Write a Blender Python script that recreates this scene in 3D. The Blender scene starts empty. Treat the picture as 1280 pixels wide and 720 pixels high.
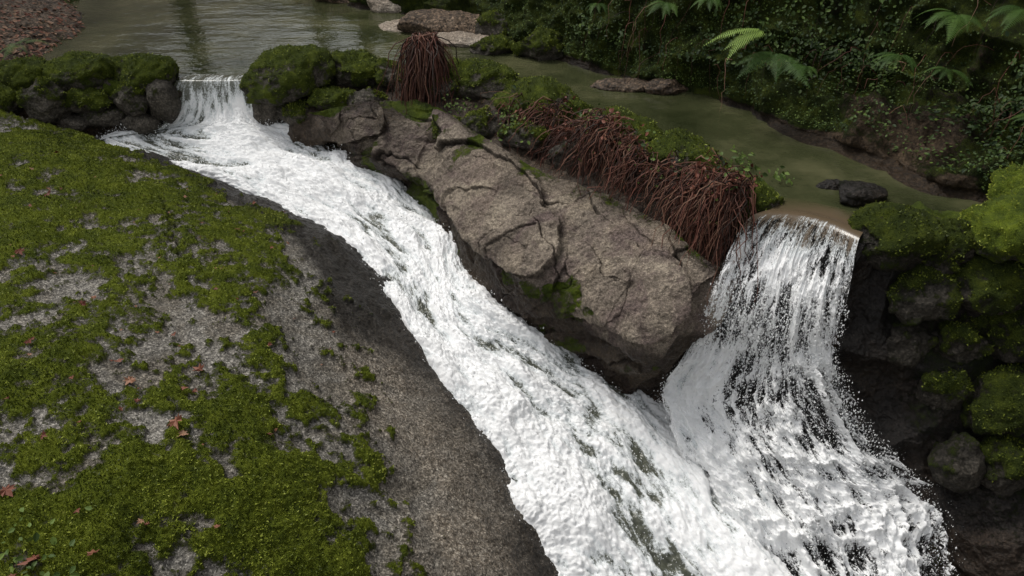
import bpy, math, random
import numpy as np
from mathutils import Vector, Matrix, Euler
rng=np.random.default_rng(7); random.seed(7)
C=bpy.context.collection
# ------------------------------------------------------------------ noise
def _h(x,y,z,s):
    with np.errstate(over='ignore'):
        n=(x*374761393+y*668265263+z*1274126177+s*974634777)&0xffffffff
        n=((n^(n>>13))*1103515245)&0xffffffff
        n=((n^(n>>16))*668265263)&0xffffffff
        n=n^(n>>15)
    return (n&0xffffff)/float(0xffffff)
def vn(p,s=0):
    i=np.floor(p).astype(np.int64);f=p-i;f=f*f*f*(f*(f*6-15)+10)
    r=0
    for a in (0,1):
        wx=f[...,0] if a else 1-f[...,0]
        for b in (0,1):
            wy=f[...,1] if b else 1-f[...,1]
            for c in (0,1):
                wz=f[...,2] if c else 1-f[...,2]
                r=r+wx*wy*wz*_h(i[...,0]+a,i[...,1]+b,i[...,2]+c,s)
    return r
def fbm(p,sc=1.,o=4,s=0,g=.5,ridge=False):
    r=0;a=1;t=0;q=np.asarray(p)*sc
    for k in range(o):
        n=vn(q+k*17.3,s+k)
        if ridge: n=1-abs(2*n-1)
        r=r+a*n;t+=a;a*=g;q=q*2.03
    return r/t
def sm(a,b,x):
    t=np.clip((x-a)/(b-a),0,1);return t*t*(3-2*t)
# ------------------------------------------------------------------ mesh helpers
def cr(ctrl,n,ax):
    c=np.moveaxis(np.asarray(ctrl,float),ax,0);R=len(c)
    e=np.concatenate([[2*c[0]-c[1]],c,[2*c[-1]-c[-2]]])
    t=np.linspace(0,R-1-1e-9,n);i=t.astype(int);f=(t-i).reshape((-1,)+(1,)*(c.ndim-1))
    a,b,d,g=e[i],e[i+1],e[i+2],e[i+3]
    o=.5*(2*b+(d-a)*f+(2*a-5*b+4*d-g)*f*f+(3*b-a-3*d+g)*f**3)
    return np.moveaxis(o,0,ax)
def patch(ctrl,nr,nc): return cr(cr(ctrl,nr,0),nc,1)
def normals(P):
    n=np.cross(np.gradient(P,axis=0),np.gradient(P,axis=1))
    n/=np.linalg.norm(n,axis=-1,keepdims=True)+1e-9
    return n
def up(n):
    return -n if n[...,2].mean()<0 else n
def mkmesh(name,V,F,mat,attrs={},smooth=True,uv=None,loc=None,parent=None):
    V=np.asarray(V,float).reshape(-1,3)
    if loc is not None: V=V-np.asarray(loc)
    F=np.asarray(F,np.int32);k=F.shape[1]
    m=bpy.data.meshes.new(name);m.vertices.add(len(V));m.vertices.foreach_set('co',V.astype(np.float32).ravel())
    m.loops.add(F.size);m.loops.foreach_set('vertex_index',F.ravel())
    m.polygons.add(len(F));m.polygons.foreach_set('loop_start',np.arange(0,F.size,k,dtype=np.int32))
    m.update(calc_edges=True)
    m.polygons.foreach_set('use_smooth',np.full(len(F),smooth))
    for a,d in attrs.items():
        at=m.attributes.new(a,'FLOAT','POINT');at.data.foreach_set('value',np.asarray(d,np.float32).ravel())
    if uv is not None:
        l=m.uv_layers.new(name='UVMap');l.data.foreach_set('uv',np.asarray(uv,np.float32).reshape(-1,2)[F.ravel()].ravel())
    m.validate();m.update()
    m.materials.append(mat)
    o=bpy.data.objects.new(name,m);C.objects.link(o)
    if loc is not None:o.location=loc
    if parent:o.parent=parent
    return o
def gridF(nr,nc,flip=False):
    i,j=np.meshgrid(np.arange(nr-1),np.arange(nc-1),indexing='ij');a=(i*nc+j).ravel()
    f=np.stack([a,a+1,a+nc+1,a+nc],1)
    return f[:,::-1] if flip else f
def gridobj(name,P,mat,attrs={},uv=None):
    g=normals(P);return mkmesh(name,P,gridF(P.shape[0],P.shape[1],g[...,2].mean()<0),mat,attrs,True,uv)
# ------------------------------------------------------------------ materials
class M:
    def __init__(s,name):
        s.m=bpy.data.materials.new(name);s.m.use_nodes=True;s.t=s.m.node_tree;s.b=s.t.nodes['Principled BSDF'];s.out=s.t.nodes['Material Output']
        s.co=s.n('ShaderNodeTexCoord').outputs['Object']
    def n(s,ty,**k):
        x=s.t.nodes.new(ty)
        for a,b in k.items(): setattr(x,a,b)
        return x
    def set(s,i,v):
        if hasattr(v,'is_linked') or isinstance(v,bpy.types.NodeSocket): s.t.links.new(v,i)
        else: i.default_value=v
    def noise(s,sc,d=4,r=.55,v=None,out=0,dist=0.):
        x=s.n('ShaderNodeTexNoise');x.inputs['Scale'].default_value=sc;x.inputs['Detail'].default_value=d;x.inputs['Roughness'].default_value=r;x.inputs['Distortion'].default_value=dist
        s.t.links.new(v or s.co,x.inputs['Vector']);return x.outputs[out]
    def vor(s,sc,feature='F1',out='Distance',v=None):
        x=s.n('ShaderNodeTexVoronoi',feature=feature);x.inputs['Scale'].default_value=sc;s.t.links.new(v or s.co,x.inputs['Vector']);return x.outputs[out]
    def math(s,op,a,b=0.,c=0.,clamp=False):
        x=s.n('ShaderNodeMath',operation=op,use_clamp=clamp);s.set(x.inputs[0],a);s.set(x.inputs[1],b);s.set(x.inputs[2],c);return x.outputs[0]
    def ramp(s,f,*st):
        x=s.n('ShaderNodeValToRGB');e=x.color_ramp.elements
        while len(e)<len(st): e.new(.5)
        for k,(p,c) in enumerate(st):
            e[k].position=p;e[k].color=(c,c,c,1) if isinstance(c,(int,float)) else (*c,1)
        s.set(x.inputs[0],f);return x.outputs[0]
    def mix(s,f,a,b,mode='MIX'):
        x=s.n('ShaderNodeMix',data_type='RGBA',blend_type=mode)
        s.set(x.inputs[0],f)
        for i,v in ((6,a),(7,b)): s.set(x.inputs[i],(*v,1) if isinstance(v,tuple) else v)
        return x.outputs[2]
    def attr(s,n): 
        x=s.n('ShaderNodeAttribute');x.attribute_name=n;return x.outputs['Fac']
    def bump(s,h,st=1.,d=.01,nrm=None):
        x=s.n('ShaderNodeBump');x.inputs['Strength'].default_value=st;x.inputs['Distance'].default_value=d;s.set(x.inputs['Height'],h)
        if nrm is not None:s.t.links.new(nrm,x.inputs['Normal'])
        return x.outputs[0]
    def fin(s,col,rough,nrm=None,spec=.5):
        s.set(s.b.inputs['Base Color'],(*col,1) if isinstance(col,tuple) else col);s.set(s.b.inputs['Roughness'],rough)
        s.set(s.b.inputs['Specular IOR Level'],spec)
        if nrm is not None:s.t.links.new(nrm,s.b.inputs['Normal'])
        return s.m
def rockmat(name,dark,mid,light,sp=110,spk=.6,m0=(.02,.035,.003),m1=(.085,.125,.008),m2=(.2,.25,.02),stain=None,warm=(.3,.2,.11),wetc=(.2,.17,.14),n1s=2.2,spec_=.35):
    s=M(name);n1=s.noise(n1s,8,.62);n2=s.noise(38,5,.6);n3=s.noise(170,3,.6)
    rock=s.ramp(n1,(.3,dark),(.5,mid),(.72,light))
    if stain: rock=s.mix(s.ramp(s.noise(3.1,6,.6,dist=1.),(.46,0.),(.6,.85)),rock,stain)
    rock=s.mix(s.math('MULTIPLY',s.attr('tint'),.85),rock,s.mix(n2,warm,light))
    v=s.vor(sp,out='Color');vr=s.n('ShaderNodeSeparateColor');s.t.links.new(v,vr.inputs[0])
    spec=s.ramp(vr.outputs[0],(0.,.2),(.35,.7),(.7,1.1),(1.,2.3))
    rock=s.mix(spk,rock,s.mix(1.,rock,spec,'MULTIPLY'))
    rock=s.mix(.8,rock,s.mix(1.,rock,s.ramp(n2,(.3,.45),(.7,1.5)),'MULTIPLY'))
    mossc=s.ramp(s.math('ADD',s.math('MULTIPLY',s.noise(7,7,.68),.6),s.math('MULTIPLY',n3,.4)),(.36,m0),(.5,m1),(.66,m2))
    mk=s.math('ADD',s.attr('moss'),s.math('ADD',s.math('MULTIPLY',s.math('SUBTRACT',s.noise(22,8,.75),.5),1.3),s.math('MULTIPLY',s.math('SUBTRACT',n3,.5),.5)))
    mask=s.ramp(mk,(.42,0.),(.62,1.))
    w=s.math('ADD',s.attr('wet'),s.math('MULTIPLY',s.math('SUBTRACT',n1,.5),.8),clamp=True)
    w=s.math('MULTIPLY',w,s.math('SUBTRACT',1.,s.math('MULTIPLY',mask,.7)))
    col=s.mix(mask,rock,mossc);col=s.mix(s.math('MULTIPLY',w,.92),col,s.mix(1.,col,wetc,'MULTIPLY'))
    col=s.mix(s.math('MULTIPLY',s.attr('crack'),.8),col,(.02,.015,.012))
    rough=s.math('SUBTRACT',s.math('ADD',.72,s.math('MULTIPLY',mask,.25)),s.math('MULTIPLY',w,.38))
    h=s.math('ADD',s.math('MULTIPLY',n2,1.2),s.math('ADD',s.math('MULTIPLY',vr.outputs[0],.3),s.math('MULTIPLY',s.math('MULTIPLY',n3,mask),1.8)))
    return s.fin(col,rough,s.bump(h,1.,.018),spec_)
granite=rockmat('mossy_granite',(.14,.13,.11),(.23,.215,.19),(.36,.34,.3),120,.8,m0=(.035,.055,.005),m1=(.125,.16,.011),m2=(.26,.3,.028),stain=(.17,.15,.12),warm=(.2,.135,.075),wetc=(.09,.083,.08),spec_=.2)
outm=rockmat('tan_fractured_granite',(.13,.105,.085),(.26,.215,.17),(.47,.4,.31),230,.55,stain=(.15,.11,.1),warm=(.45,.36,.24),n1s=3.2,wetc=(.12,.095,.07),spec_=.25)
wallm=rockmat('weir_stonework',(.03,.022,.015),(.075,.055,.038),(.14,.1,.065),90,.5,warm=(.28,.16,.08))
stonem=rockmat('mossy_stone',(.03,.026,.02),(.07,.062,.05),(.15,.13,.105),80,.5,m0=(.02,.03,.004),m1=(.065,.09,.008),m2=(.18,.22,.02),spec_=.25)
wallstonem=rockmat('mossy_wall_stone',(.015,.013,.011),(.04,.035,.028),(.08,.07,.055),80,.5,m0=(.015,.025,.003),m1=(.05,.07,.007),m2=(.14,.17,.015),spec_=.25)
brightm=rockmat('bright_moss_stone',(.04,.036,.03),(.09,.085,.07),(.17,.15,.12),80,.5,m0=(.03,.05,.004),m1=(.12,.17,.01),m2=(.27,.34,.02))
cliffm=rockmat('wet_dark_rock',(.01,.009,.008),(.026,.021,.018),(.075,.056,.04),80,.5,m0=(.008,.014,.002),m1=(.025,.036,.005),m2=(.06,.075,.01),warm=(.16,.1,.06))
palem=rockmat('pale_river_rock',(.2,.16,.12),(.34,.28,.22),(.45,.4,.33),80,.4)
bankm=rockmat('mossy_bank_earth',(.012,.008,.006),(.026,.018,.011),(.055,.037,.023),60,.5,m0=(.006,.012,.002),m1=(.03,.044,.005),m2=(.1,.125,.014),spec_=.2)
earthm=rockmat('leaf_litter_earth',(.06,.04,.026),(.13,.09,.06),(.22,.16,.11),50,.9)
def leafmat(name,*cols):
    s=M(name);c=s.ramp(s.attr('rnd'),*[(i/(len(cols)-1),x) for i,x in enumerate(cols)])
    return s.fin(c,.6,None,.3)
ivym=leafmat('ivy_leaf',(.008,.022,.004),(.022,.045,.008),(.055,.095,.016),(.12,.18,.03))
mossleafm=leafmat('moss_leaflet',(.03,.045,.005),(.12,.15,.012),(.26,.3,.03),(.34,.36,.07))
fernm=leafmat('fern_leaf',(.03,.07,.011),(.07,.135,.022),(.2,.3,.06))
deadm=leafmat('dead_leaf',(.05,.018,.012),(.15,.045,.028),(.26,.11,.065),(.3,.18,.11))
treem=leafmat('tree_leaf',(.015,.035,.008),(.04,.07,.015),(.08,.12,.025))
rootm=leafmat('root_fibre',(.02,.012,.008),(.08,.032,.022),(.17,.065,.045),(.26,.15,.1))
s=M('bark');barkm=s.fin(s.ramp(s.noise(8,6),(.3,(.03,.022,.016)),(.7,(.1,.08,.06))),.9,s.bump(s.noise(12,6),.8,.03))
def foammat(name,streak=False):
    s=M(name);uv=s.n('ShaderNodeTexCoord').outputs['UV']
    mp=s.n('ShaderNodeMapping');mp.inputs['Scale'].default_value=(1,.2,1) ;s.t.links.new(uv,mp.inputs[0])
    mp3=s.n('ShaderNodeMapping');mp3.inputs['Scale'].default_value=(1,.5,1) ;s.t.links.new(uv,mp3.inputs[0])
    f=s.attr('foam')
    n=s.noise(18,6,.65,mp.outputs[0],dist=.4);nf=s.noise(110,4,.8,mp3.outputs[0])
    m=s.math('ADD',f,s.math('ADD',s.math('MULTIPLY',s.math('SUBTRACT',n,.5),1.5),s.math('MULTIPLY',s.math('SUBTRACT',nf,.5),1.1)))
    deep=s.mix(s.attr('shallow'),(.06,.064,.028),(.13,.095,.06)) if streak else (.09,.095,.07)
    mid=s.ramp(m,(0.,(.36,.39,.38)),(.36,(.85,.88,.89)),(.55,(.98,.985,.985)))
    col=s.mix(s.ramp(m,(.02,0.),(.22,1.)),deep,mid)
    bm=s.bump(s.math('MULTIPLY',s.math('ADD',s.math('MULTIPLY',n,.8),s.math('MULTIPLY',nf,.45)),s.ramp(s.attr('foam'),(0.,.12),(.3,1.))),.6,.016)
    s.fin(col,s.ramp(m,(.05,.1),(.35,.7)),bm,s.ramp(m,(.1,.5),(.4,.15)))
    if streak:
        mp2=s.n('ShaderNodeMapping');mp2.inputs['Scale'].default_value=(1,.24,1);s.t.links.new(uv,mp2.inputs[0])
        n4=s.noise(26,6,.76,mp2.outputs[0],dist=.6)
        a=s.math('ADD',s.attr('cover'),s.math('ADD',s.math('MULTIPLY',s.math('SUBTRACT',n4,.5),2.4),s.math('MULTIPLY',s.math('SUBTRACT',nf,.5),1.7)))
        s.set(s.b.inputs['Alpha'],s.ramp(a,(.38,.0),(.6,1.)))
    return s.m
foam=foammat('white_water');foam2=foammat('falling_water',True)
s=M('water_drop');dropm=s.fin((.95,.96,.96),.5)
s=M('pool_water')
mp=s.n('ShaderNodeMapping');mp.inputs['Scale'].default_value=(1,1.8,1);s.t.links.new(s.co,mp.inputs[0])
c=s.ramp(s.noise(1.1,7,.65),(.32,(.022,.027,.011)),(.5,(.052,.057,.026)),(.68,(.11,.108,.055)))
poolm=s.fin(c,.05,s.bump(s.math('ADD',s.noise(2.4,4,.5,mp.outputs[0]),s.math('MULTIPLY',s.noise(12,3,.5,mp.outputs[0]),.2)),.22,.06),.5)
s.b.inputs['IOR'].default_value=1.33
# ------------------------------------------------------------------ control surfaces (world coordinates, cm plan / m height)
def tab(txt,z):
    out=[]
    for r,zz in zip(txt.strip().split(';'),z):
        v=[float(a) for a in r.split(',')];out.append([(v[2*i]/100,v[2*i+1]/100,zz[i]) for i in range(len(zz))])
    return np.array(out)
# --- left slab
SL=tab('-753,780,-598,763,-518,757,-466,746,-431,741,-414,747,-419,784;-634,632,-499,632,-419,644,-370,652,-340,674,-302,692,-299,749;-549,526,-406,530,-337,543,-275,564,-230,591,-195,637,-188,707;-480,439,-354,440,-282,449,-220,474,-160,511,-116,559,-100,618;-423,365,-311,366,-240,374,-179,405,-126,447,-83,504,-62,572;-377,304,-278,306,-212,315,-152,341,-96,388,-40,436,-13,490;-343,255,-254,257,-186,266,-128,290,-66,334,3,387,36,437;-320,220,-236,222,-172,231,-110,254,-40,291,31,333,68,374;-295,176,-218,177,-154,188,-89,208,-17,233,57,267,98,290',
[(-.15,-.15,-.18,-.22,-.3,-.42,-.6),(-.1,-.1,-.15,-.22,-.35,-.52,-.75),(-.1,-.12,-.15,-.27,-.45,-.68,-.95),(-.12,-.13,-.18,-.3,-.52,-.88,-1.15),(-.15,-.16,-.22,-.38,-.65,-1.05,-1.4),(-.2,-.22,-.3,-.5,-.85,-1.3,-1.65),(-.3,-.32,-.42,-.68,-1.1,-1.55,-1.95),(-.4,-.42,-.55,-.85,-1.3,-1.85,-2.25),(-.6,-.62,-.8,-1.15,-1.6,-2.2,-2.6)])
nr,nc=640,520
P=patch(SL,nr,nc);N=up(normals(P))
rr=np.linspace(0,8,nr)[:,None]*np.ones(nc);cc=np.linspace(0,6,nc)[None,:]*np.ones((nr,1))
big=fbm(P,.9,3,11);med=fbm(P,3.2,5,21,.6);fine=fbm(P,14,4,31,.6);ff=fbm(P,45,3,41,.6)
lim=np.interp(rr,[0,1,2,3,4,5,6,7,8],[4.3,4.35,4.2,4.35,4.1,3.9,3.65,3.35,3.1])
edge=sm(-.6,.35,lim-cc+(med-.5)*1.6+(fine-.5)*.6)
dens=np.interp(rr,[0,2,3,3.6,4.3,4.9,5.4,6,8],[.92,.9,.82,.58,.48,.62,.74,.76,.74])
moss=dens+(big-.5)*.8+(med-.5)*1.9+(fine-.5)*1.3-.1
moss=np.clip(moss,0,1.1)*edge+.2*sm(.55,.75,fine)*sm(5,4,cc)
mk=sm(.38,.62,moss)
wet=sm(3.95,4.3,cc+(med-.5)*.9)*sm(4.6,3.7,rr+(med-.5))*1.1+sm(4.4,5.05,cc+(med-.5)*.8)*.95+sm(6.0,7.4,rr+(big-.5)*2)*sm(4.1,4.8,cc)*.35
tint=sm(3.6,4.4,cc+(med-.5)*1.4)*sm(3.4,4.4,rr)*(.6+1.5*(med-.4))
crk=np.exp(-((cc-3.05+.15*np.sin(rr*3)+(fine-.5)*.3)/.02)**2)*sm(1.7,1.9,rr)*sm(3.0,2.7,rr)
d=(big-.5)*.22+(med-.5)*.07+(fine-.5)*.024*(1-mk)+mk*(.016+(fine-.5)*.034+(ff-.5)*.016)-crk*.03+(ff-.5)*.009
slabP=P+N*d[...,None];slabN=N;slabM=moss
slab=gridobj('mossy_granite_slab',slabP,granite,dict(moss=moss,wet=np.clip(wet,0,1.2),crack=crk,tint=np.clip(tint,0,1)))
# --- outcrop between falls
OC=tab('-192,726,-183,731,-175,731,-171,734,-170,742,-181,782;-145,739,-130,712,-126,700,-126,691,-127,709,-134,744;-84,739,-69,692,-68,667,-70,643,-70,663,-78,692;-28,669,-17,622,-19,586,-39,579,-45,598,-51,629;26,602,31,559,24,526,6,515,-13,542,-17,566;75,568,77,524,70,499,53,493,45,512,41,537;112,524,111,492,105,464,95,454,91,487,93,505;139,480,139,472,135,467,133,471,119,483,125,496;173,494,176,493,175,495,168,488,160,487,166,489',
[(-.1,-.18,-.3,-.42,-.55,-.85),(-.05,-.15,-.3,-.42,-.62,-.95),(-.05,-.15,-.32,-.48,-.76,-1.05),(-.1,-.2,-.36,-.58,-.95,-1.3),(-.15,-.26,-.43,-.65,-1.08,-1.4),(-.2,-.32,-.48,-.72,-1.3,-1.65),(-.22,-.34,-.5,-.8,-1.5,-1.9),(-.3,-.45,-.65,-.85,-1.55,-2.0),(-.45,-.65,-.95,-1.2,-1.75,-2.2)])
nr,nc=900,460
P=patch(OC,nr,nc);N=normals(P);N=-N if N[...,1].mean()>0 else N
from_n=np.stack([fbm(P,3,5,5,.6),fbm(P,3,5,6,.6),fbm(P,3,5,7,.6)],-1)-.5
def blocks(sx,sv,ns,seed,warp):
    r_=np.random.default_rng(seed);q=P+from_n*warp
    ux=(q[...,0]*.62-q[...,1]*.78);vx=(q[...,0]*.78+q[...,1]*.62);U=np.stack([ux*sx+vx*.12,vx*sv-q[...,2]*sv*.6],-1)
    sd=np.stack([r_.uniform(U[...,0].min(),U[...,0].max(),ns),r_.uniform(U[...,1].min(),U[...,1].max(),ns)],1)
    D=np.abs(U[:,:,None,:]-sd);D=D.sum(-1)*.25+D.max(-1)*.75
    ix=D.argmin(-1);Ds=np.partition(D,1,-1)[...,:2];g=Ds[...,1]-Ds[...,0]
    return ix,g,U-sd[ix],r_
i1,g1,o1,r1=blocks(.6,1.7,44,3,.09)
i2,g2,o2,r2=blocks(1.1,2.6,120,4,.07)
lev=r1.uniform(-1,1,44)[i1];tx=r1.uniform(-1,1,44)[i1];ty=r1.uniform(-1,1,44)[i1];tone=r1.uniform(0,1,44)[i1];tone2=r2.uniform(0,1,120)[i2]
l2=r2.uniform(-1,1,120)[i2];t2=r2.uniform(-1,1,120)[i2]
med=fbm(P,3.5,5,51,.55);fine=fbm(P,16,4,61,.6);rg=fbm(P,6,4,66,.6,True)
m99=fbm(P,2.4,3,99)
crk=np.clip(np.exp(-(g1/.007)**2)*sm(.34,.46,m99)+np.exp(-(g2/.005)**2)*sm(.48,.55,fbm(P,2.,3,98))*.8,0,1)
q=P+from_n*.1;saw=((q[...,0]*.78+q[...,1]*.62)*1.7-q[...,2]*2.4+q[...,0]*.2)%1.
k=np.linspace(0,5,nc)[None,:]*np.ones((nr,1));kk=np.linspace(0,8,nr)[:,None]*np.ones(nc)
fade=sm(-.2,.6,k)*sm(8,7.5,kk)
d=(lev*.042+tx*o1[...,0]*.14+ty*o1[...,1]*.1+l2*.016+t2*o2[...,1]*.08+(saw-.5)*.07)*fade+(med-.5)*.09+(fine-.5)*.034+(rg-.6)*.035-crk*.02
outP=P+N*d[...,None]
wet=sm(2.75,3.15,k+(med-.5)*1.2+lev*.2)*1.05+.5*sm(3.0,.5,kk)+sm(.8,.1,k)*.5+(saw<.05)*.3+.5*sm(.56,.66,fbm(P,1.7,3,97))*sm(5,3,kk)
mo=.62*sm(.5,.6,fbm(P,2.3,4,77))*sm(2.6,3.2,k)+.55*sm(.56,.64,fbm(P,2.9,4,78))+.95*sm(.9,.1,k)*fbm(P,3,3,79)
gridobj('fractured_granite_outcrop',outP,outm,dict(moss=mo,wet=np.clip(wet,0,1.1),crack=crk,tint=np.clip(tone*.5+tone2*.35+(med-.5)*1.6-.2,0,1)*sm(1.5,5,kk)))
# --- weir wall
wx='-638,798,-629,763;-520,803,-509,763;-427,795,-429,770;-363,795,-367,777;-338,794,-354,777;-272,799,-259,786;-241,800,-245,780;-194,808,-183,737;-131,810,-122,733;-52,788,-32,660;48,682,30,604;100,620,78,566;143,560,118,522;175,520,143,480;183,505,152,483;237,480,231,460;264,488,260,453;350,472,356,445'
zz=[(.02,-.3),(.02,-.3),(.02,-.45),(.02,-.45),(-.04,-.45),(-.04,-.45),(.03,-.42),(.03,-.25),(.04,-.15),(.05,-.2),(.05,-.25),(.05,-.28),(.05,-.32),(.04,-.42),(-.1,-.6),(-.1,-.65),(.03,-.6),(.05,-.55)]
WT=tab(wx,zz)
cols=[]
for i,(c0,f0) in enumerate(WT):
    dd=f0[:2]-c0[:2];dd=dd/np.linalg.norm(dd)
    t=WT[min(i+1,17),0,:2]-WT[max(i-1,0),0,:2];t/=np.linalg.norm(t);pn=np.array([t[1],-t[0]])
    lp=i in (14,15)
    b=np.array([*(c0[:2]-pn*.22),-.16]);b2=np.array([*(c0[:2]-pn*.14),c0[2]-.03 if lp else c0[2]-.015])
    fr=np.array([*(c0[:2]+pn*(-.06 if lp else .12)),c0[2]-.05])
    if lp: c0=c0-np.array([*pn*.1,0])
    fo=np.array([*f0[:2],f0[2]-.02])
    if lp: fo=fo-np.array([*pn*.12,0])
    mid=fo*.45+fr*.55;mid[:2]=fr[:2]+(fo[:2]-fr[:2])*.25
    cols.append([b,b2,c0,fr,mid,fo,fo+np.array([0,.05,-.2])])
P=patch(np.array(cols),900,130);N=normals(P);N=-N if N[...,1].mean()>0 else N
lump=fbm(P,3.4,3,3,.5,True);med=fbm(P,8,4,13,.6);w=np.linspace(0,6,130)[None,:]*np.ones((900,1))
ii=np.linspace(0,17,900)[:,None]*np.ones(130)
lipm=np.maximum(np.exp(-((ii-14.5)/.75)**4),np.exp(-((ii-4.5)/.5)**2))
P=P+N*(((lump-.6)*.16+(med-.5)*.06)*(1-lipm))[...,None]
mo=(.75+(fbm(P,2.5,3,14)-.5)*1.2)*sm(4.3,2.5,w)*(1-lipm)+.3*fbm(P,4,3,15)
gridobj('stone_weir',P,wallm,dict(moss=mo,wet=np.clip(.3+lipm*.4,0,1)))
# --- right cliff
CL=tab('226,468,261,468,303,468,345,457,414,408;228,455,260,447,297,442,351,440,408,373;225,444,272,429,307,420,351,412,405,339;257,408,293,398,318,388,357,376,399,310;303,362,318,354,332,346,361,336,400,286;320,301,335,295,353,289,376,283,409,267',
[(-.05,)*5,(-.6,-.55,-.45,-.5,-.5),(-1,-1.1,-.95,-.95,-.95),(-1.5,-1.55,-1.45,-1.4,-1.3),(-2.1,-2,-1.9,-1.85,-1.7),(-2.6,-2.5,-2.4,-2.3,-2.2)])
P=patch(CL,380,260);N=normals(P);N=-N if N[...,1].mean()>0 else N
r=np.linspace(0,5,380)[:,None]*np.ones(260);c_=np.linspace(0,4,260)[None,:]*np.ones((380,1))
d=(fbm(P,1.8,3,81,.5,True)-.6)*.28+(fbm(P,7,5,82,.6)-.5)*.11
P=P+N*d[...,None]
gridobj('wet_rock_face',P,cliffm,dict(moss=(.5+(fbm(P,2,4,83)-.5)*1.8)*sm(.4,1.6,c_)*sm(5,2,r)+.15,wet=np.clip(.7-c_*.12,0,1),tint=sm(.48,.62,fbm(P,1.5,3,84))*.4*sm(2.5,3.5,r)))
# --- right fall
FA=tab('183,540,203,538,218,532,233,524,250,512;184,507,201,505,213,498,225,488,235,474;152,480,173,484,193,478,207,464,220,445;147,482,172,482,191,473,207,462,224,450;138,472,160,462,183,452,200,447,222,447;130,475,159,465,184,454,202,444,221,442;117,475,149,453,177,435,204,428,236,425;124,437,160,424,190,414,226,408,260,410;142,399,177,390,208,386,247,389,288,398;155,348,195,344,227,344,258,344,296,348;185,295,214,292,245,292,275,292,314,295',
[(-.012,)*5,(.008,)*5,(-.03,-.02,-.015,-.02,-.03),(-.28,-.25,-.25,-.25,-.25),(-.55,)*5,(-.95,-.95,-.9,-.85,-.88),(-1.4,-1.3,-1.15,-1.05,-1.1),(-1.62,-1.5,-1.4,-1.35,-1.4),(-1.8,-1.7,-1.65,-1.65,-1.7),(-2,-1.95,-1.95,-1.95,-2),(-2.5,-2.45,-2.45,-2.45,-2.5)])
FA[2]=[(1.62,4.93,-.03),(1.84,4.93,-.02),(2.02,4.86,-.015),(2.16,4.75,-.02),(2.27,4.60,-.03)]
nr,nc=680,340
P0=patch(FA,nr,nc);N=normals(P0);N=-N if N[...,1].mean()>0 else N
r=np.linspace(0,10,nr)[:,None]*np.ones(nc);c_=np.linspace(0,1,nc)[None,:]*np.ones((nr,1))
PR=P0[::2,::2];NR=N[::2,::2];rk=r[::2,::2]
gridobj('waterfall_rock_face',PR-NR*(.06+.07*sm(1.8,3,rk)+(fbm(PR,4,4,91,.55)-.5)*.16*sm(1.5,3,rk))[...,None],cliffm,dict(moss=np.zeros(rk.shape),wet=np.where(rk<2.2,.3,1)))
L=np.concatenate([[0],np.cumsum(np.linalg.norm(np.diff(P0[:,nc//2],axis=0),axis=1))])[:,None]*np.ones(nc)
Wd=c_*1.1
q=np.stack([Wd*5,L*1.6,Wd*0],-1);q2=np.stack([Wd*15,L*5,Wd*0],-1);q3=np.stack([Wd*34,L*20,Wd*0],-1)
st=sm(2.0,3.2,r);lo=sm(4.3,6.0,r)
a1=fbm(q,1,3,101,.5,True);a2=fbm(q2,1,4,102,.6,True);a3=fbm(q3,1,3,103,.6)
d=st*((a1-.6)*.10+(a2-.6)*.05)+lo*((a1-.6)*.18+(a2-.6)*.12+(a3-.5)*.07)+st*(a3-.5)*.02+lo*.03*sm(6,7,r)*sm(.35,.1,c_)
foamA=sm(2.0,3.2,r)*(.36+a2*.45)-.5*sm(1.9,1.5,r)
edgec=sm(0,.06,c_)*sm(1,.95,c_)
cover=.58-.05*sm(3,4.4,r)*sm(.5,.8,c_)+(a1-.6)*.9*st-(1-edgec)*.35*st+1.5*sm(2.1,1.5,r)-lo*.1
cover=cover+.34*sm(.45,.0,c_)*sm(4,6,r)+lo*(a2-.55)*1.2
shal=sm(.1,1.3,r+(fbm(P0,5,3,107)-.5)*.8)
gridobj('waterfall',P0+N*(d+.012*sm(1,2,r))[...,None],foam2,dict(foam=foamA,cover=cover,shallow=shal),np.stack([Wd,L],-1))
fallP,fallN,fallr=P0+N*(d*.8)[...,None],N,r
# --- left chute
CH=np.array([[(-3.32,8.35,-.03),(-2.62,8.35,-.03)],[(-3.33,7.97,.02),(-2.6,7.97,.02)],[(-3.36,7.84,-.02),(-2.56,7.86,-.02)],[(-3.5,7.7,-.34),(-2.45,7.72,-.34)],[(-4.1,7.55,-.41),(-2.17,7.66,-.41)],[(-3.06,7.01,-.52),(-1.65,7.36,-.55)],[(-2.08,6.47,-.68),(-.96,6.72,-.68)],[(-1.22,5.66,-.88),(-.51,6.21,-.88)],[(-.84,5.04,-1.05),(-.23,5.46,-1.05)],[(-.4,4.36,-1.3),(.47,5.07,-1.3)],[(.03,3.87,-1.55),(1.03,4.66,-1.52)],[(.31,3.33,-1.85),(1.61,3.62,-1.85)],[(.57,2.67,-2.2),(2.19,2.9,-2.25)]])
ctrl=[]
for i,(a,b) in enumerate(CH):
    e=(b-a);e/=np.linalg.norm(e);w=.16 if i>3 else .03
    row=[a-e*w+np.array([0,0,-.14 if i>3 else -.03])]+[a+(b-a)*t for t in (0,.2,.4,.6,.8,1)]+[b+e*w+np.array([0,0,-.14 if i>3 else -.03])]
    ctrl.append(row)
nr,nc=1250,280
P0=patch(np.array(ctrl),nr,nc);N=up(normals(P0))
r=np.linspace(0,12,nr)[:,None]*np.ones(nc);c_=np.linspace(0,1,nc)[None,:]*np.ones((nr,1))
L=np.concatenate([[0],np.cumsum(np.linalg.norm(np.diff(P0[:,nc//2],axis=0),axis=1))])[:,None]*np.ones(nc)
Wd=c_*1.15
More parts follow.
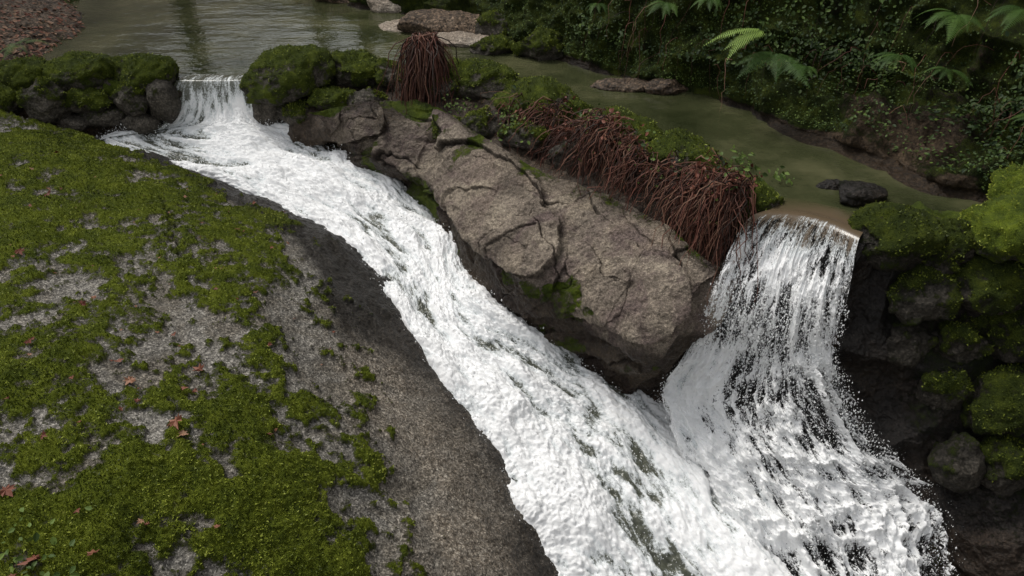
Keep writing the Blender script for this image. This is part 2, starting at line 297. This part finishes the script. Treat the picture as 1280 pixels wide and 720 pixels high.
q=np.stack([Wd*3.2,L*1.2,Wd*0],-1);wr=fbm(q,1.5,2,111)
q2=np.stack([Wd*9+wr*2,L*2.2+wr,Wd*0],-1);q3=np.stack([Wd*32+wr*4,L*8,Wd*0],-1);q4=np.stack([Wd*75,L*38,Wd*0],-1)
a1=fbm(q,1,3,112,.5);a2=fbm(q2,1,4,113,.5);a3=fbm(q3,1,4,114,.6);a4=fbm(q4,1,2,115,.7)
act=sm(2.3,3.3,r)
d=act*((a1-.5)*.30+(a2-.5)*.15+(a3-.5)*.045+(a4-.5)*.028)+(1-act)*(a2-.6)*.015
mid=np.exp(-((c_-.55)/.25)**2)*sm(7.0,8.6,r)*sm(12,10.8,r)
foamA=sm(1.9,2.8,r)*(.27+.2*act+(a2-.45)*1.5+(a1-.5)*1.2+(a3-.5)*1.2-mid*.2)+.02
gridobj('cascade',P0+N*d[...,None],foam,dict(foam=foamA),np.stack([Wd,L],-1))
chP,chN,chr_=P0+N*d[...,None],N,r
# --- droplets
def drops(name,P,N,sel,n,rad,spread):
    ids=np.argwhere(sel);ids=ids[rng.integers(0,len(ids),n)]
    p=P[ids[:,0],ids[:,1]]+N[ids[:,0],ids[:,1]]*(np.abs(rng.normal(0,spread,n))[:,None]+.01)+rng.normal(0,.02,(n,3))
    base=np.array([(1,0,0),(-1,0,0),(0,1,0),(0,-1,0),(0,0,1),(0,0,-1)],float)
    fc=np.array([(0,2,4),(2,1,4),(1,3,4),(3,0,4),(2,0,5),(1,2,5),(3,1,5),(0,3,5)])
    s=rng.exponential(rad,n)+.001;s=np.clip(s,0,.007)
    sc=np.stack([s,s,s*rng.uniform(1,2.2,n)],-1)
    V=(p[:,None,:]+base[None]*sc[:,None,:]).reshape(-1,3);F=(fc[None]+np.arange(n)[:,None,None]*6).reshape(-1,3)
    mkmesh(name,V,F,dropm)
fc_=np.linspace(0,1,fallP.shape[1])[None,:]*np.ones((fallP.shape[0],1))
drops('splash_droplets',fallP,fallN,(fallr>3.5)&(fallr<9.6),18000,.0019,.045)
drops('splash_droplets',fallP,fallN,(fallr>5)&(fallr<9.6)&((fc_<.15)|(fc_>.85)),3000,.0014,.07)
drops('splash_droplets',chP,chN,(chr_>3)&(chr_<11.5),14000,.0016,.03)
# ------------------------------------------------------------------ stones
def ico(sub=5):
    import bmesh
    b=bmesh.new();bmesh.ops.create_icosphere(b,subdivisions=sub,radius=1);v=np.array([x.co[:] for x in b.verts]);f=np.array([[y.index for y in x.verts] for x in b.faces]);b.free();return v,f
IV,IF=ico(5)
sprP=[];sprN=[];sprB=[]
def stone(name,x,y,z,w,dp,h,moss=.6,rot=None,mat=None,wet=0.,sd=[0]):
    sd[0]+=1;k=sd[0]
    v=IV.copy()
    for _ in range(10):
        nn=rng.normal(size=3);nn/=np.linalg.norm(nn);t=rng.uniform(.68,.95);dt=v@nn
        v=v-np.where(dt>t,(dt-t)*.88,0)[:,None]*nn
    sc=np.array([w,dp,h])/2*1.08
    v=v*(1+(fbm(v+k*7.7,1.3,3,k)-.5)*.35)[:,None]
    v=v*sc
    a=rot if rot is not None else random.uniform(-.5,.5)
    R=np.array(Euler((random.uniform(-.12,.12),random.uniform(-.12,.12),a)).to_matrix());v=v@R.T
    nrm=v/sc;nrm/=np.linalg.norm(nrm,axis=1,keepdims=True)
    f1=fbm(v+k*3.3,7,4,k+5,.6);f2=fbm(v+k*3.3,24,3,k+9,.6)
    m=moss*(.6+.5*nrm[:,2])+(f1-.5)*1.6*min(1,moss+.3)
    mk=sm(.4,.6,m)[:,None]
    v=v+nrm*((f1-.5)*.08+(f2-.5)*.026)[:,None]+nrm*mk*(.008+.022*f2[:,None])
    c=np.array([x,y,z]);ok=np.where((m>.55)&(nrm[:,2]>-.3))[0]
    if len(ok)>50 and moss>.45:
        n_=int(900*w*1.6);j=rng.choice(ok,n_);sprP.append(v[j]+c);sprN.append(nrm[j]);sprB.append(np.full(n_,{'bright_mossy_stone':.62,'mossy_wall_stone':.22}.get(name,.34))+(f2[j]-.5)*.5)
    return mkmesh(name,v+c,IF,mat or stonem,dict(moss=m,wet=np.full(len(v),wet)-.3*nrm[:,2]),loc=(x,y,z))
S=[(-4.27,7.94,.05,.68,.55,.4,.95),(-3.69,7.97,.05,.64,.5,.38,.95),(-4.82,7.9,.04,.56,.5,.32,1),(-5.22,7.95,.03,.5,.5,.32,.9),(-5.7,8,.03,.55,.5,.35,1),
(-4.55,7.62,-.13,.42,.35,.4,.5),(-4.22,7.72,-.13,.48,.35,.24,.8),(-3.78,7.71,-.13,.36,.3,.32,.6),(-4.98,7.74,-.12,.42,.35,.26,.6),(-5.4,7.75,-.12,.5,.4,.3,.7),
(-4.05,7.72,-.29,.45,.35,.2,.4),(-3.47,7.72,-.13,.28,.3,.42,.25),(-4.34,7.63,-.33,.3,.3,.16,.2),(-3.72,7.68,-.34,.4,.3,.18,.2),
(-2.2,7.88,.06,.92,.6,.5,.9),(-1.58,8.03,.06,.52,.4,.4,.9),(-1.71,7.66,-.12,.44,.32,.24,.8),(-2.12,7.7,-.26,.5,.35,.22,.5),(-1.2,7.97,.04,.36,.35,.3,.65),(-2.45,7.78,-.2,.3,.3,.4,.3),
(-1.4,7.62,-.1,.4,.3,.22,.5),(-1.0,7.8,-.02,.36,.35,.3,.5),(-.65,7.65,.0,.4,.35,.3,.7),
(.55,6.74,.03,.38,.3,.26,.9),(.72,6.52,.02,.34,.3,.24,.8),(1.55,5.45,.0,.36,.3,.26,.8),
(1.78,5.16,-.03,.26,.22,.26,.9),(1.62,5.14,-.18,.25,.2,.3,.6),(.1,6.6,-.08,.4,.3,.24,.6),(-.25,6.95,-.1,.4,.35,.24,.5),(.5,6.3,-.12,.4,.3,.25,.4),
(-.6,7.05,-.18,.35,.3,.2,.5)]
for t in S: stone('mossy_stone',*t)
stone('dark_wet_stone',2.5,5.2,.03,.36,.26,.18,.3,.3,cliffm,.7);stone('dark_wet_stone',2.36,5.42,.0,.18,.14,.1,.2,0,cliffm,.7)
for t in [(2.56,4.72,-.05,.56,.46,.44,1.0),(2.93,4.66,-.04,.26,.3,.3,.8),(3.12,4.5,-.28,.48,.4,.36,.9),(2.74,4.5,-.38,.38,.34,.36,.75),(3.36,4.4,-.62,.5,.42,.4,.9),(3.0,4.42,-.66,.36,.3,.34,.7),(3.3,4.15,-.98,.52,.42,.44,.8),(3.3,3.95,-1.35,.45,.42,.42,.65),(2.86,4.6,-.18,.24,.28,.26,.8),(3.6,4.5,-.2,.4,.4,.4,1.),(2.92,4.28,-.98,.34,.28,.34,.5),(3.55,4.05,-.75,.4,.36,.4,.8),(2.7,4.42,-.72,.3,.25,.3,.45),(3.0,3.95,-1.35,.3,.3,.36,.35)]: stone('mossy_wall_stone',*t,mat=wallstonem)
for t in [(3.24,4.6,.1,.56,.5,.38,1.3),(3.55,5.0,.12,.42,.42,.36,1.1)]: stone('bright_mossy_stone',*t,mat=brightm)
stone('mossy_capstone',-.32,7.68,.07,1.05,.46,.36,.85,-.82);stone('mossy_capstone',.2,7.12,.06,.85,.48,.36,.95,-.78)
stone('mossy_capstone',.95,6.3,.05,.75,.36,.3,.85,-.86);stone('mossy_capstone',1.33,5.8,.06,.7,.38,.32,.8,-.9)
stone('river_rock',-1.34,10.1,0,.8,.45,.16,.1,.1,palem);stone('river_rock',-.5,9.35,.0,.85,.42,.16,.05,-.1,palem);stone('river_rock',-.8,9.85,.06,1.1,.5,.34,.2,.0,earthm)
stone('river_rock',1.08,7.75,0,.62,.32,.13,.1,-.2,earthm,.6);stone('river_rock',1.5,7.62,.02,.4,.28,.2,.3,0,earthm,.6);stone('river_rock',-.1,9.6,.08,.6,.4,.4,.5,0,stonem)
stone('river_rock',.35,8.8,.08,.55,.4,.35,.8);stone('river_rock',-2.4,11.6,.05,.9,.5,.3,.3,0,earthm);stone('river_rock',-1.6,11.0,.05,.7,.4,.25,.2,0,palem)
stone('river_rock',-.2,9.0,.02,.5,.3,.2,.6);stone('river_rock',-3.0,11.9,.03,.5,.3,.2,.3,0,earthm)
# ------------------------------------------------------------------ banks
BB=np.array([(-4.8,14.5),(-3.89,13.19),(-2.3,11.31),(-1.03,10.51),(0,9.32),(.69,8.54),(1.28,7.86),(1.97,7.34),(2.72,6.85),(3.16,6.34),(3.61,5.5),(3.8,4.85),(4.28,4.27),(4.6,3.2),(4.8,1.5)])
prof=[(-.35,-.15),(-.05,-.03),(.06,.14),(.22,.55),(.4,1.1),(.75,1.8),(1.4,2.6),(2.8,3.6),(6,5.5),(12,8)]
rows=[]
for s_,h_ in prof:
    row=[]
    for i,b in enumerate(BB):
        t=BB[min(i+1,14)]-BB[max(i-1,0)];t/=np.linalg.norm(t);pn=np.array([-t[1],t[0]])
        pn=pn if pn@np.array([.6,.8])>0 else -pn
        low=1-.75*sm(5.2,1.,np.array(float(i)))
        ss=s_;hh=h_
        if 8<=i<=10 and s_<.1: ss=s_-.45;hh=h_*.6+.04
        if 8<=i<=10 and .1<s_<.5: hh=h_*.6
        row.append((b[0]+pn[0]*ss,b[1]+pn[1]*ss,hh*low if hh>0 else hh))
    rows.append(row)
nr,nc=330,760
P=patch(np.array(rows),nr,nc);N=normals(P);N=-N if N[...,1].mean()>0 else N
r=np.linspace(0,9,nr)[:,None]*np.ones(nc);c_=np.linspace(0,14,nc)[None,:]*np.ones((nr,1))
d=(fbm(P,1.6,3,121,.5,True)-.6)*.5+(fbm(P,5,5,122,.6)-.5)*.22+(fbm(P,20,3,123,.6)-.5)*.05
P=P+N*(d*sm(.3,2.2,r))[...,None]
mo=.8+(fbm(P,1.5,4,124)-.5)*1.5;mo=mo*sm(1.1,1.8,r+(fbm(P,4,3,125)-.5)*1.)-.35*sm(.8,.0,(c_-9.2)**2/3)*sm(3,2,r)
gridobj('mossy_bank',P,bankm,dict(moss=mo,wet=sm(2,1,r)*.6,tint=sm(.8,.0,(c_-9.2)**2/3)*sm(3,2,r)*.2))
bankP,bankN,bankr,bankc=P,N,r,c_
LB=np.array([(-6.6,14.5),(-6.26,12.9),(-6.02,11.5),(-5.33,10.04),(-5.2,9.25),(-5.23,8.7),(-6.2,8.2),(-8,8.1)])
rows=[[(b[0]-s_,b[1]+s_*.15,h_) for b in LB] for s_,h_ in [(-.3,-.12),(0,.0),(.3,.1),(.8,.22),(1.5,.45),(3,1.2),(6,2.6),(12,5)]]
P=patch(np.array(rows),220,300);N=up(normals(P));r=np.linspace(0,7,220)[:,None]*np.ones(300)
P=P+N*(((fbm(P,3,4,131)-.5)*.14+(fbm(P,14,3,132)-.5)*.04)*sm(0,1.2,r))[...,None]
gridobj('leaf_litter_bank',P,earthm,dict(moss=.3+(fbm(P,2,3,133)-.5)*1.2,wet=sm(1.5,.5,r)*.8))
lbP,lbN=P,N
xs=np.concatenate([np.linspace(-300,-24,14),np.linspace(-20,20,81),np.linspace(24,300,14)]);ys=np.concatenate([np.linspace(-300,-24,14),np.linspace(-20,34,109),np.linspace(38,300,14)])
X,Y=np.meshgrid(xs,ys,indexing='ij')
Z=-3.2+2.6*sm(7.5,9.5,Y)+4.5*sm(14,26,Y)+2.4*sm(-1.2,-4,X)*sm(8,6,Y)+4.*sm(-8,-16,X)+6*sm(6,15,X)+12*sm(26,120,np.hypot(X,Y))
Pg=np.stack([X,Y,Z],-1);Pg[...,2]+=(fbm(Pg,.25,4,141)-.5)*.8*sm(9,14,np.hypot(X,Y-3))
gridobj('ground',Pg,earthm,dict(moss=.4+0*X,wet=0*X))
def poly(name,pts,z,mat):
    m=bpy.data.meshes.new(name);m.from_pydata([(x,y,z) for x,y in pts],[],[list(range(len(pts)))]);m.materials.append(mat);o=bpy.data.objects.new(name,m);C.objects.link(o);return o
crest=[(c0[0]+(.03 if i in (14,15) else 0),c0[1]+(.1 if i in (14,15) else .02)) for i,(c0,_) in enumerate(WT)]
poly('pool_water',[(-9,8.05)]+crest+[(4.4,4.6),(4.6,5.4),(3.9,6.6),(2.6,7.7),(1.2,9),(-.2,11),(-2,13),(-4,16),(-9,16)],0.0,poolm)
poly('plunge_pool_water',[(-.5,1.2),(4,1.2),(5,-3),(3,-12),(-3,-12),(-2,-2)],-2.45,poolm)
# ------------------------------------------------------------------ foliage
LV=np.array([(0,0,0),(.32,.3,.05),(.26,.7,.02),(0,1.05,-.08),(-.26,.7,.02),(-.32,.3,.05),(0,.5,-.04)]);LF=np.array([(0,1,6),(1,2,6),(2,3,6),(3,4,6),(4,5,6),(5,0,6)])
def leaves(name,p,n,smin,smax,mat,tilt=.6,bias=None,parent=None,spread=.18):
    k=len(p);z=n+rng.normal(0,tilt,(k,3));z/=np.linalg.norm(z,axis=1,keepdims=True)
    y=rng.normal(0,1,(k,3))+np.array([0,0,-.6]);y-=z*(y*z).sum(1,keepdims=True);y/=np.linalg.norm(y,axis=1,keepdims=True);x=np.cross(y,z)
    s=rng.uniform(smin,smax,k)
    V=(p[:,None,:]+s[:,None,None]*(LV[None,:,0,None]*x[:,None]+LV[None,:,1,None]*y[:,None]+LV[None,:,2,None]*z[:,None])).reshape(-1,3)
    F=(LF[None]+np.arange(k)[:,None,None]*7).reshape(-1,3)
    rd=rng.uniform(0,1,k) if bias is None else np.clip(bias+rng.normal(0,spread,k),0,1)
    return mkmesh(name,V,F,mat,dict(rnd=np.repeat(rd,7)),smooth=False,parent=parent)
def sprigs(name,p,n,smin,smax,mat,bias,spread=.15):
    k=len(p);a=n+rng.normal(0,.7,(k,3));a/=np.linalg.norm(a,axis=1,keepdims=True);b=np.cross(a,rng.normal(0,1,(k,3)));b/=np.linalg.norm(b,axis=1,keepdims=True)+1e-9
    s=rng.uniform(smin,smax,(k,1));V=np.stack([p-b*s*.4,p+b*s*.4,p+a*s*1.2],1).reshape(-1,3);F=np.arange(3*k).reshape(-1,3)
    return mkmesh(name,V,F,mat,dict(rnd=np.repeat(np.clip(bias+rng.normal(0,spread,k),0,1),3)),smooth=False)
def pick(P,N,sel,n):
    ids=np.argwhere(sel);ids=ids[rng.integers(0,len(ids),n)];return P[ids[:,0],ids[:,1]],N[ids[:,0],ids[:,1]]
ids=np.argwhere((slabM>.6)&(rr>.1)&(cc>.8));ids=ids[rng.integers(0,len(ids),70000)]
pS=slabP[ids[:,0],ids[:,1]];sprigs('moss_tufts',pS,slabN[ids[:,0],ids[:,1]],.006,.014,mossleafm,.4+(fbm(pS,4,4,161)-.5)*1.1)
sprigs('moss_tufts',np.concatenate(sprP),np.concatenate(sprN),.008,.018,mossleafm,np.concatenate(sprB))
cl=fbm(bankP,1.4,4,151)
p,n=pick(bankP,bankN,(bankr>2.4)&(bankr<7)&(cl>.54)&(bankc>5),7000);leaves('ivy_foliage',p+n*rng.uniform(.01,.14,(len(p),1)),n+np.array([0,0,.5]),.02,.05,ivym,.6,.1+.5*fbm(p,1.2,2,5))
p,n=pick(bankP,bankN,(bankr>2.6)&(bankr<7)&(bankc>9.7),7000);leaves('ivy_foliage',p+n*rng.uniform(.01,.2,(len(p),1)),n+np.array([0,0,.5]),.018,.045,ivym,.6,.1+.5*fbm(p,1.2,2,6))
p,n=pick(bankP,bankN,(bankr>1.9)&(bankr<3.2)&(bankc>8)&(bankc<11.5)&(cl>.5),1100);leaves('bank_seedlings',p+n*rng.uniform(.01,.1,(len(p),1)),n+np.array([0,0,.8]),.018,.042,ivym,.5,.3+.5*fbm(p,1.2,2,9))
p,n=pick(bankP,bankN,(bankr>1.7)&(bankr<5.5)&(bankc>3.5)&(mo>.6),30000);leaves('moss_sprigs',p+n*rng.uniform(.0,.03,(len(p),1)),n+np.array([0,0,.6]),.009,.02,ivym,.8,.38+.55*(fbm(p,2.5,3,8)-.3)*2,spread=.22)
p,n=pick(bankP,bankN,(bankr>5.5),9000);leaves('understory_foliage',p+n*rng.uniform(.05,.6,(len(p),1)),n+np.array([0,0,.6]),.05,.16,ivym,.7)
p,n=pick(lbP,lbN,lbN[...,2]>.2,3600);leaves('leaf_litter',p+n*.012,n,.03,.08,deadm,.25,np.full(len(p),.7),spread=.3)
def fern(name,pos,L,nf,a0,a1,rise=.55,bright=None):
    V=[];F=[];R=[]
    for f in range(nf):
        az=a0+(a1-a0)*(f+.5)/nf+random.uniform(-.2,.2);l=L*random.uniform(.65,1.15);dx=np.array([math.cos(az),math.sin(az),0]);sd=np.array([-dx[1],dx[0],0]);rz=rise*random.uniform(.5,1.4);col=random.uniform(0,.6) if bright is None else bright
        bend=random.uniform(-.25,.25);tw=random.uniform(-.4,.4)
        npn=30;prev=None
        for i in range(1,npn+1):
            t=i/npn;c=np.array(pos)+dx*l*t*(1-.12*t)+sd*bend*l*t*t+np.array([0,0,l*(rz*t-(.35+rz*.75)*t*t)]);tan=dx+sd*2*bend*t+np.array([0,0,rz-2*(.35+rz*.75)*t]);tan/=np.linalg.norm(tan)
            if i>4:
                ll=l*.19*math.sin(math.pi*min(1,(t*.9+.1))**.75)*random.uniform(.85,1.1)+.003;w=l/npn*.27
                for sg in (1,-1):
                    dd=sd*sg*.93+tan*.4+np.array([0,0,-.15-.1*random.random()+tw*sg*.5]);b=len(V)
                    V+= [c-tan*w,c+dd*ll*.5-tan*w*.9,c+dd*ll,c+dd*ll*.5+tan*w*.9,c+tan*w];F+=[(b,b+1,b+3),(b,b+3,b+4),(b+1,b+2,b+3)];R+=[col]*5
            b=len(V)
            if prev is not None:
                V+=[prev-sd*.003,prev+sd*.003,c+sd*.002];F+=[(b,b+1,b+2)];R+=[.1]*3
            prev=c
    return mkmesh(name,V,F,fernm,dict(rnd=R),smooth=False,loc=pos)
fern('fern',(2.12,6.72,.8),.62,4,2.7,3.9,.25,1.);fern('fern',(2.2,6.72,.62),.46,7,2.8,5.3,.2)
for a in ((3.25,6.0,1.1,.38,9),(3.55,5.7,1.2,.34,8),(1.45,7.75,.8,.28,7),(3.0,6.2,.75,.28,7),(.9,8.6,.6,.28,7),(3.85,5.2,.9,.34,8),(.6,8.9,.9,.3,7),(2.7,6.9,1.15,.32,8),(2.5,6.75,.5,.26,7),(3.7,5.4,.55,.26,7),(1.8,7.45,.9,.28,7),(3.3,6.0,.7,.26,7),(2.9,6.5,1.2,.3,7),(1.2,8.1,.9,.3,7)):
    fern('fern',a[:3],a[3],a[4],2.5,5.3,.4)
fern('fern',(-5.3,8.7,.15),.3,7,0,6)
# ------------------------------------------------------------------ roots
def strands(name,paths,rad,mat=rootm):
    V=[];F=[];R=[]
    for pth in paths:
        pth=np.array(pth);m=len(pth);c=random.random()**1.2;r0=rad*random.uniform(.35,1.4);b=len(V)
        for i,q_ in enumerate(pth):
            tg=pth[min(i+1,m-1)]-pth[max(i-1,0)];tg/=np.linalg.norm(tg)+1e-9;a=np.cross(tg,(.3,.9,.2));a/=np.linalg.norm(a)+1e-9;e=np.cross(tg,a);rr_=r0*(1-.7*i/(m-1))
            for k in range(4):
                th=k*math.pi/2;V.append(q_+(a*math.cos(th)+e*math.sin(th))*rr_);R.append(c)
        for i in range(m-1):
            for k in range(4):
                F.append((b+i*4+k,b+i*4+(k+1)%4,b+i*4+4+(k+1)%4,b+i*4+4+k))
    return mkmesh(name,V,F,mat,dict(rnd=R))
def hang(p0,out,drop,arch,n=9,wig=.012):
    pts=[];w=np.zeros(3);o=np.array(out);rg_=np.random.default_rng(random.randrange(10**9))
    for i in range(n):
        t=i/(n-1);w=w+rg_.normal(0,wig,3)*(t>.1)
        pts.append(np.array(p0)+o*(1-(1-t)**2)+np.array([0,0,arch*math.sin(math.pi*min(1,t*1.6))*.5-drop*t**1.5])+w)
    return pts
ps=[]
for i in range(420):
    a=random.uniform(-2.8,-.3);rd=random.uniform(.05,.4)
    ps.append(hang((-.83+random.uniform(-.12,.12),7.76+random.uniform(-.08,.06),.46+random.uniform(-.1,.06)),(math.cos(a)*rd*1.0,math.sin(a)*rd,0),random.uniform(.5,1.15),random.uniform(.0,.16),11,.018))
strands('hanging_root_mop',ps,.0068)
stone('root_stump',-.82,7.82,.24,.34,.3,.44,.1,0,earthm)
crest3=[np.array([*c0[:2],c0[2]]) for c0,_ in WT]
def alongcrest(t):
    i=int(t);f=t-i;p=crest3[i]*(1-f)+crest3[i+1]*f
    tt=crest3[i+1]-crest3[i];tt/=np.linalg.norm(tt);o=np.array([tt[1],-tt[0],0]);return p,o/np.linalg.norm(o)
tuft=[(9.8,.05,.4,45),(10.1,.08,.6,70),(10.5,.07,.65,70),(10.72,.1,.95,150),(10.9,.1,.85,110),(11.1,.08,.65,60),(11.4,.08,.6,60),(11.75,.06,.5,35),(12.05,.07,.65,60),(12.35,.1,.95,140),(12.6,.1,1.05,170),(12.85,.1,1.0,150),(13.05,.07,.95,80)]
ps=[];pp=[];nn_=[];pl=[]
for (tc,tw,dr,cnt) in tuft:
    top=random.uniform(-.04,.14);lean=random.gauss(0,.12)
    for i in range(cnt):
        p,o=alongcrest(tc+random.gauss(0,tw));l=dr*random.uniform(.25,1.15)
        side=np.array([-o[1],o[0],0])*(random.gauss(0,.14)+lean)
        ps.append(hang(p+o*random.uniform(.05,.24)+np.array([0,0,top+random.uniform(-.12,.08)]),o*random.uniform(.05,.42)+side,l,random.uniform(0,.26),12,random.uniform(.012,.036)))
    for i in range(int(cnt*1.0)):
        p,o=alongcrest(tc+random.gauss(0,tw*1.5));t=random.random();pp.append(p+o*random.uniform(.0,.4)+np.array([0,0,top+.1-dr*.75*t*t]));nn_.append(o+np.array([0,0,.5]))
    for i in range(int(cnt*.4)):
        p,o=alongcrest(tc+random.gauss(0,tw*2));pl.append(p+o*random.uniform(-.05,.3)+np.array([0,0,.12+random.gauss(0,.06)-random.random()*.2]))
strands('hanging_roots',ps,.0045)
leaves('dead_leaf_tangle',np.array(pp),np.array(nn_),.018,.045,deadm,.8,np.full(len(pp),.3))
leaves('crest_weeds',np.array(pl),np.tile([-.3,-.4,.8],(len(pl),1)),.02,.05,ivym,.6,np.full(len(pl),.6),spread=.3)
pp=[];nn_=[]
for (cx,cy,cz,sp,k) in ((.05,6.6,.0,.08,110),(1.75,5.75,.08,.06,40),(-.5,7.35,-.05,.08,60),(1.5,5.3,-.05,.12,90),(.75,6.2,-.02,.1,60),(.0,6.85,.05,.07,50),(1.2,5.75,-.02,.14,90),(2.0,5.5,.05,.05,24),(-5.0,8.2,.1,.1,60),(-2.2,2.3,-.36,.16,160),(-1.9,2.1,-.45,.12,60)):
    for i in range(k): pp.append((cx+random.gauss(0,sp),cy+random.gauss(0,sp),cz+random.gauss(0,sp*.5)));nn_.append((0,-.5,1))
leaves('green_weeds',np.array(pp),np.array(nn_,float),.018,.045,ivym,.5,np.full(len(pp),.8))
ps=[]
for i in range(240):
    k=random.randrange(len(bankP)//4,len(bankP)*6//9);j=random.randrange(300,740);p=bankP[k,j];n=bankN[k,j]
    ps.append(hang(p+n*.05,n*random.uniform(.1,.3)+np.array([random.uniform(-.2,.2),0,0]),random.uniform(.15,.7),random.uniform(0,.2),9,.02))
strands('bank_twigs',ps,.0032,rootm)
# ------------------------------------------------------------------ fallen leaves on the slab
def maple():
    outl=[(0,-.35),(.12,-.1),(.5,-.22),(.38,.0),(.85,.15),(.5,.25),(.6,.55),(.25,.42),(0,1.),(-.25,.42),(-.6,.55),(-.5,.25),(-.85,.15),(-.38,.0),(-.5,-.22),(-.12,-.1)]
    return np.array([(0,.1,0)]+[(x*random.uniform(.85,1.1),y,.16*random.uniform(-1,1)+.3*(x*x)) for x,y in outl]),[(0,i,i%16+1) for i in range(1,17)]
FLV=[];FLF=[];FLR=[]
spots=[(-1.76,3.19,1.3),(-1.71,3.14,1.),(-2.09,3.46,1.1),(-1.8,3.66,1.1),(-2.09,2.34,1.5),(-2.35,2.65,1.1),(-2.21,3.58,.9),(-3.29,4.66,.9),(-3.51,5.51,.9),(-3.81,6.29,.8),(-1.73,2.59,.6),(-1.86,2.39,.8),(-2.69,3.63,.8),(-1.81,3.46,.6),(-2.6,4.05,.7),(-2.14,2.26,.7),(-2,2.58,.5),(-1.43,2.67,.5),(-1.33,3.4,.5),(-2.31,2.95,.6)]+[(random.uniform(-4.2,-1.2),random.uniform(2.4,6.2),random.uniform(.2,.55)) for _ in range(100)]
fl=slabP.reshape(-1,3)
for (x,y,s_) in spots:
    j=((fl[:,0]-x)**2+(fl[:,1]-y)**2).argmin();p=fl[j]
    v,f=maple();v=v*.052*s_;R=np.array(Euler((random.uniform(-.5,.3),random.uniform(-.3,.5)+.15,random.uniform(0,6.3))).to_matrix());b=len(FLV)
    v=v@R.T+p+np.array([0,0,.024]);FLV+=list(v);FLF+=[tuple(b+i for i in t) for t in f];FLR+=[random.uniform(.25,.95)]*17
mkmesh('fallen_leaves',FLV,FLF,deadm,dict(rnd=FLR),smooth=False)
# ------------------------------------------------------------------ trees (upstream valley, above the bank)
def treemesh(seed):
    rs=np.random.default_rng(seed);V=[];F=[]
    def tube(p0,p1,r0,r1,seg=8):
        b=len(V);d=p1-p0;d/=np.linalg.norm(d);a=np.cross(d,(.31,.2,.9));a/=np.linalg.norm(a);e=np.cross(d,a)
        for p,r in ((p0,r0),((p0+p1)/2+rs.normal(0,.06,3),(r0+r1)/2),(p1,r1)):
            for k in range(seg):
                t=2*math.pi*k/seg;V.append(p+(a*math.cos(t)+e*math.sin(t))*r)
        for q_ in (0,1):
            for k in range(seg): F.append((b+q_*seg+k,b+q_*seg+(k+1)%seg,b+(q_+1)*seg+(k+1)%seg,b+(q_+1)*seg+k))
    H=8.;tube(np.array([0,0,-.5]),np.array([.2,.1,H*.5]),.22,.14);tube(np.array([.2,.1,H*.5]),np.array([.1,-.2,H]),.14,.04)
    tips=[]
    for i in range(16):
        h=rs.uniform(2.2,H*.95);az=rs.uniform(0,6.3);l=rs.uniform(1.2,2.8)*(1.2-h/H*.6);p0=np.array([.2,.1,h]);p1=p0+np.array([math.cos(az)*l,math.sin(az)*l,l*.45]);tube(p0,p1,.06,.015,5)
        for t in (.45,.7,.9,1.05): tips.append(p0+(p1-p0)*t+rs.normal(0,.2,3))
    return np.array(V),F,np.array(tips)
for i,(x,y,z) in enumerate([(-9.5,12.5,1.5),(-7,17.5,1),(-3.5,18.5,1),(-.5,17,2),(2.5,14.5,2.5),(4.8,12,3),(6.5,9.5,3.5),(8,6.5,3.5),(-5.2,22,3),(1,21,4),(5.5,17,5),(8,2.5,3)]):
    V,F,tips=treemesh(i+1);a=random.uniform(.85,1.25);e=bpy.data.objects.new('broadleaf_tree',None);C.objects.link(e);e.location=(x,y,z);e.scale=(a,a,a)
    mkmesh('trunk_and_limbs',V,F,barkm,parent=e)
    k=3200;c=tips[rng.integers(0,len(tips),k)]+rng.normal(0,.34,(k,3));leaves('crown',c,np.tile([0,0,1.],(k,1)),.12,.28,treem,.8,parent=e)
# ------------------------------------------------------------------ light
w=bpy.data.worlds.new('World');bpy.context.scene.world=w;w.use_nodes=True;nt=w.node_tree;bg=nt.nodes['Background']
sky=nt.nodes.new('ShaderNodeTexSky');sky.sky_type='NISHITA';sky.sun_disc=False;sky.sun_elevation=math.radians(60);sky.sun_rotation=math.radians(-54);sky.dust_density=3
hs=nt.nodes.new('ShaderNodeHueSaturation');hs.inputs['Saturation'].default_value=.12
nt.links.new(sky.outputs[0],hs.inputs['Color']);nt.links.new(hs.outputs[0],bg.inputs[0]);bg.inputs[1].default_value=.15
l=bpy.data.lights.new('sun','SUN');l.energy=1.5;l.angle=math.radians(20);l.color=(1,.95,.87);l.energy=1.5;o=bpy.data.objects.new('sun',l);C.objects.link(o)
dirv=Vector((-.4,.3,.87));o.rotation_euler=dirv.to_track_quat('Z','Y').to_euler()
cam=bpy.data.cameras.new('camera');cam.lens=28.125;cam.sensor_width=36;cam.clip_end=1000;cam.clip_start=.05
co=bpy.data.objects.new('camera',cam);C.objects.link(co);co.location=(0,0,2.5);co.rotation_euler=(math.radians(58),0,0);bpy.context.scene.camera=co
bpy.context.scene.view_settings.view_transform='Standard'
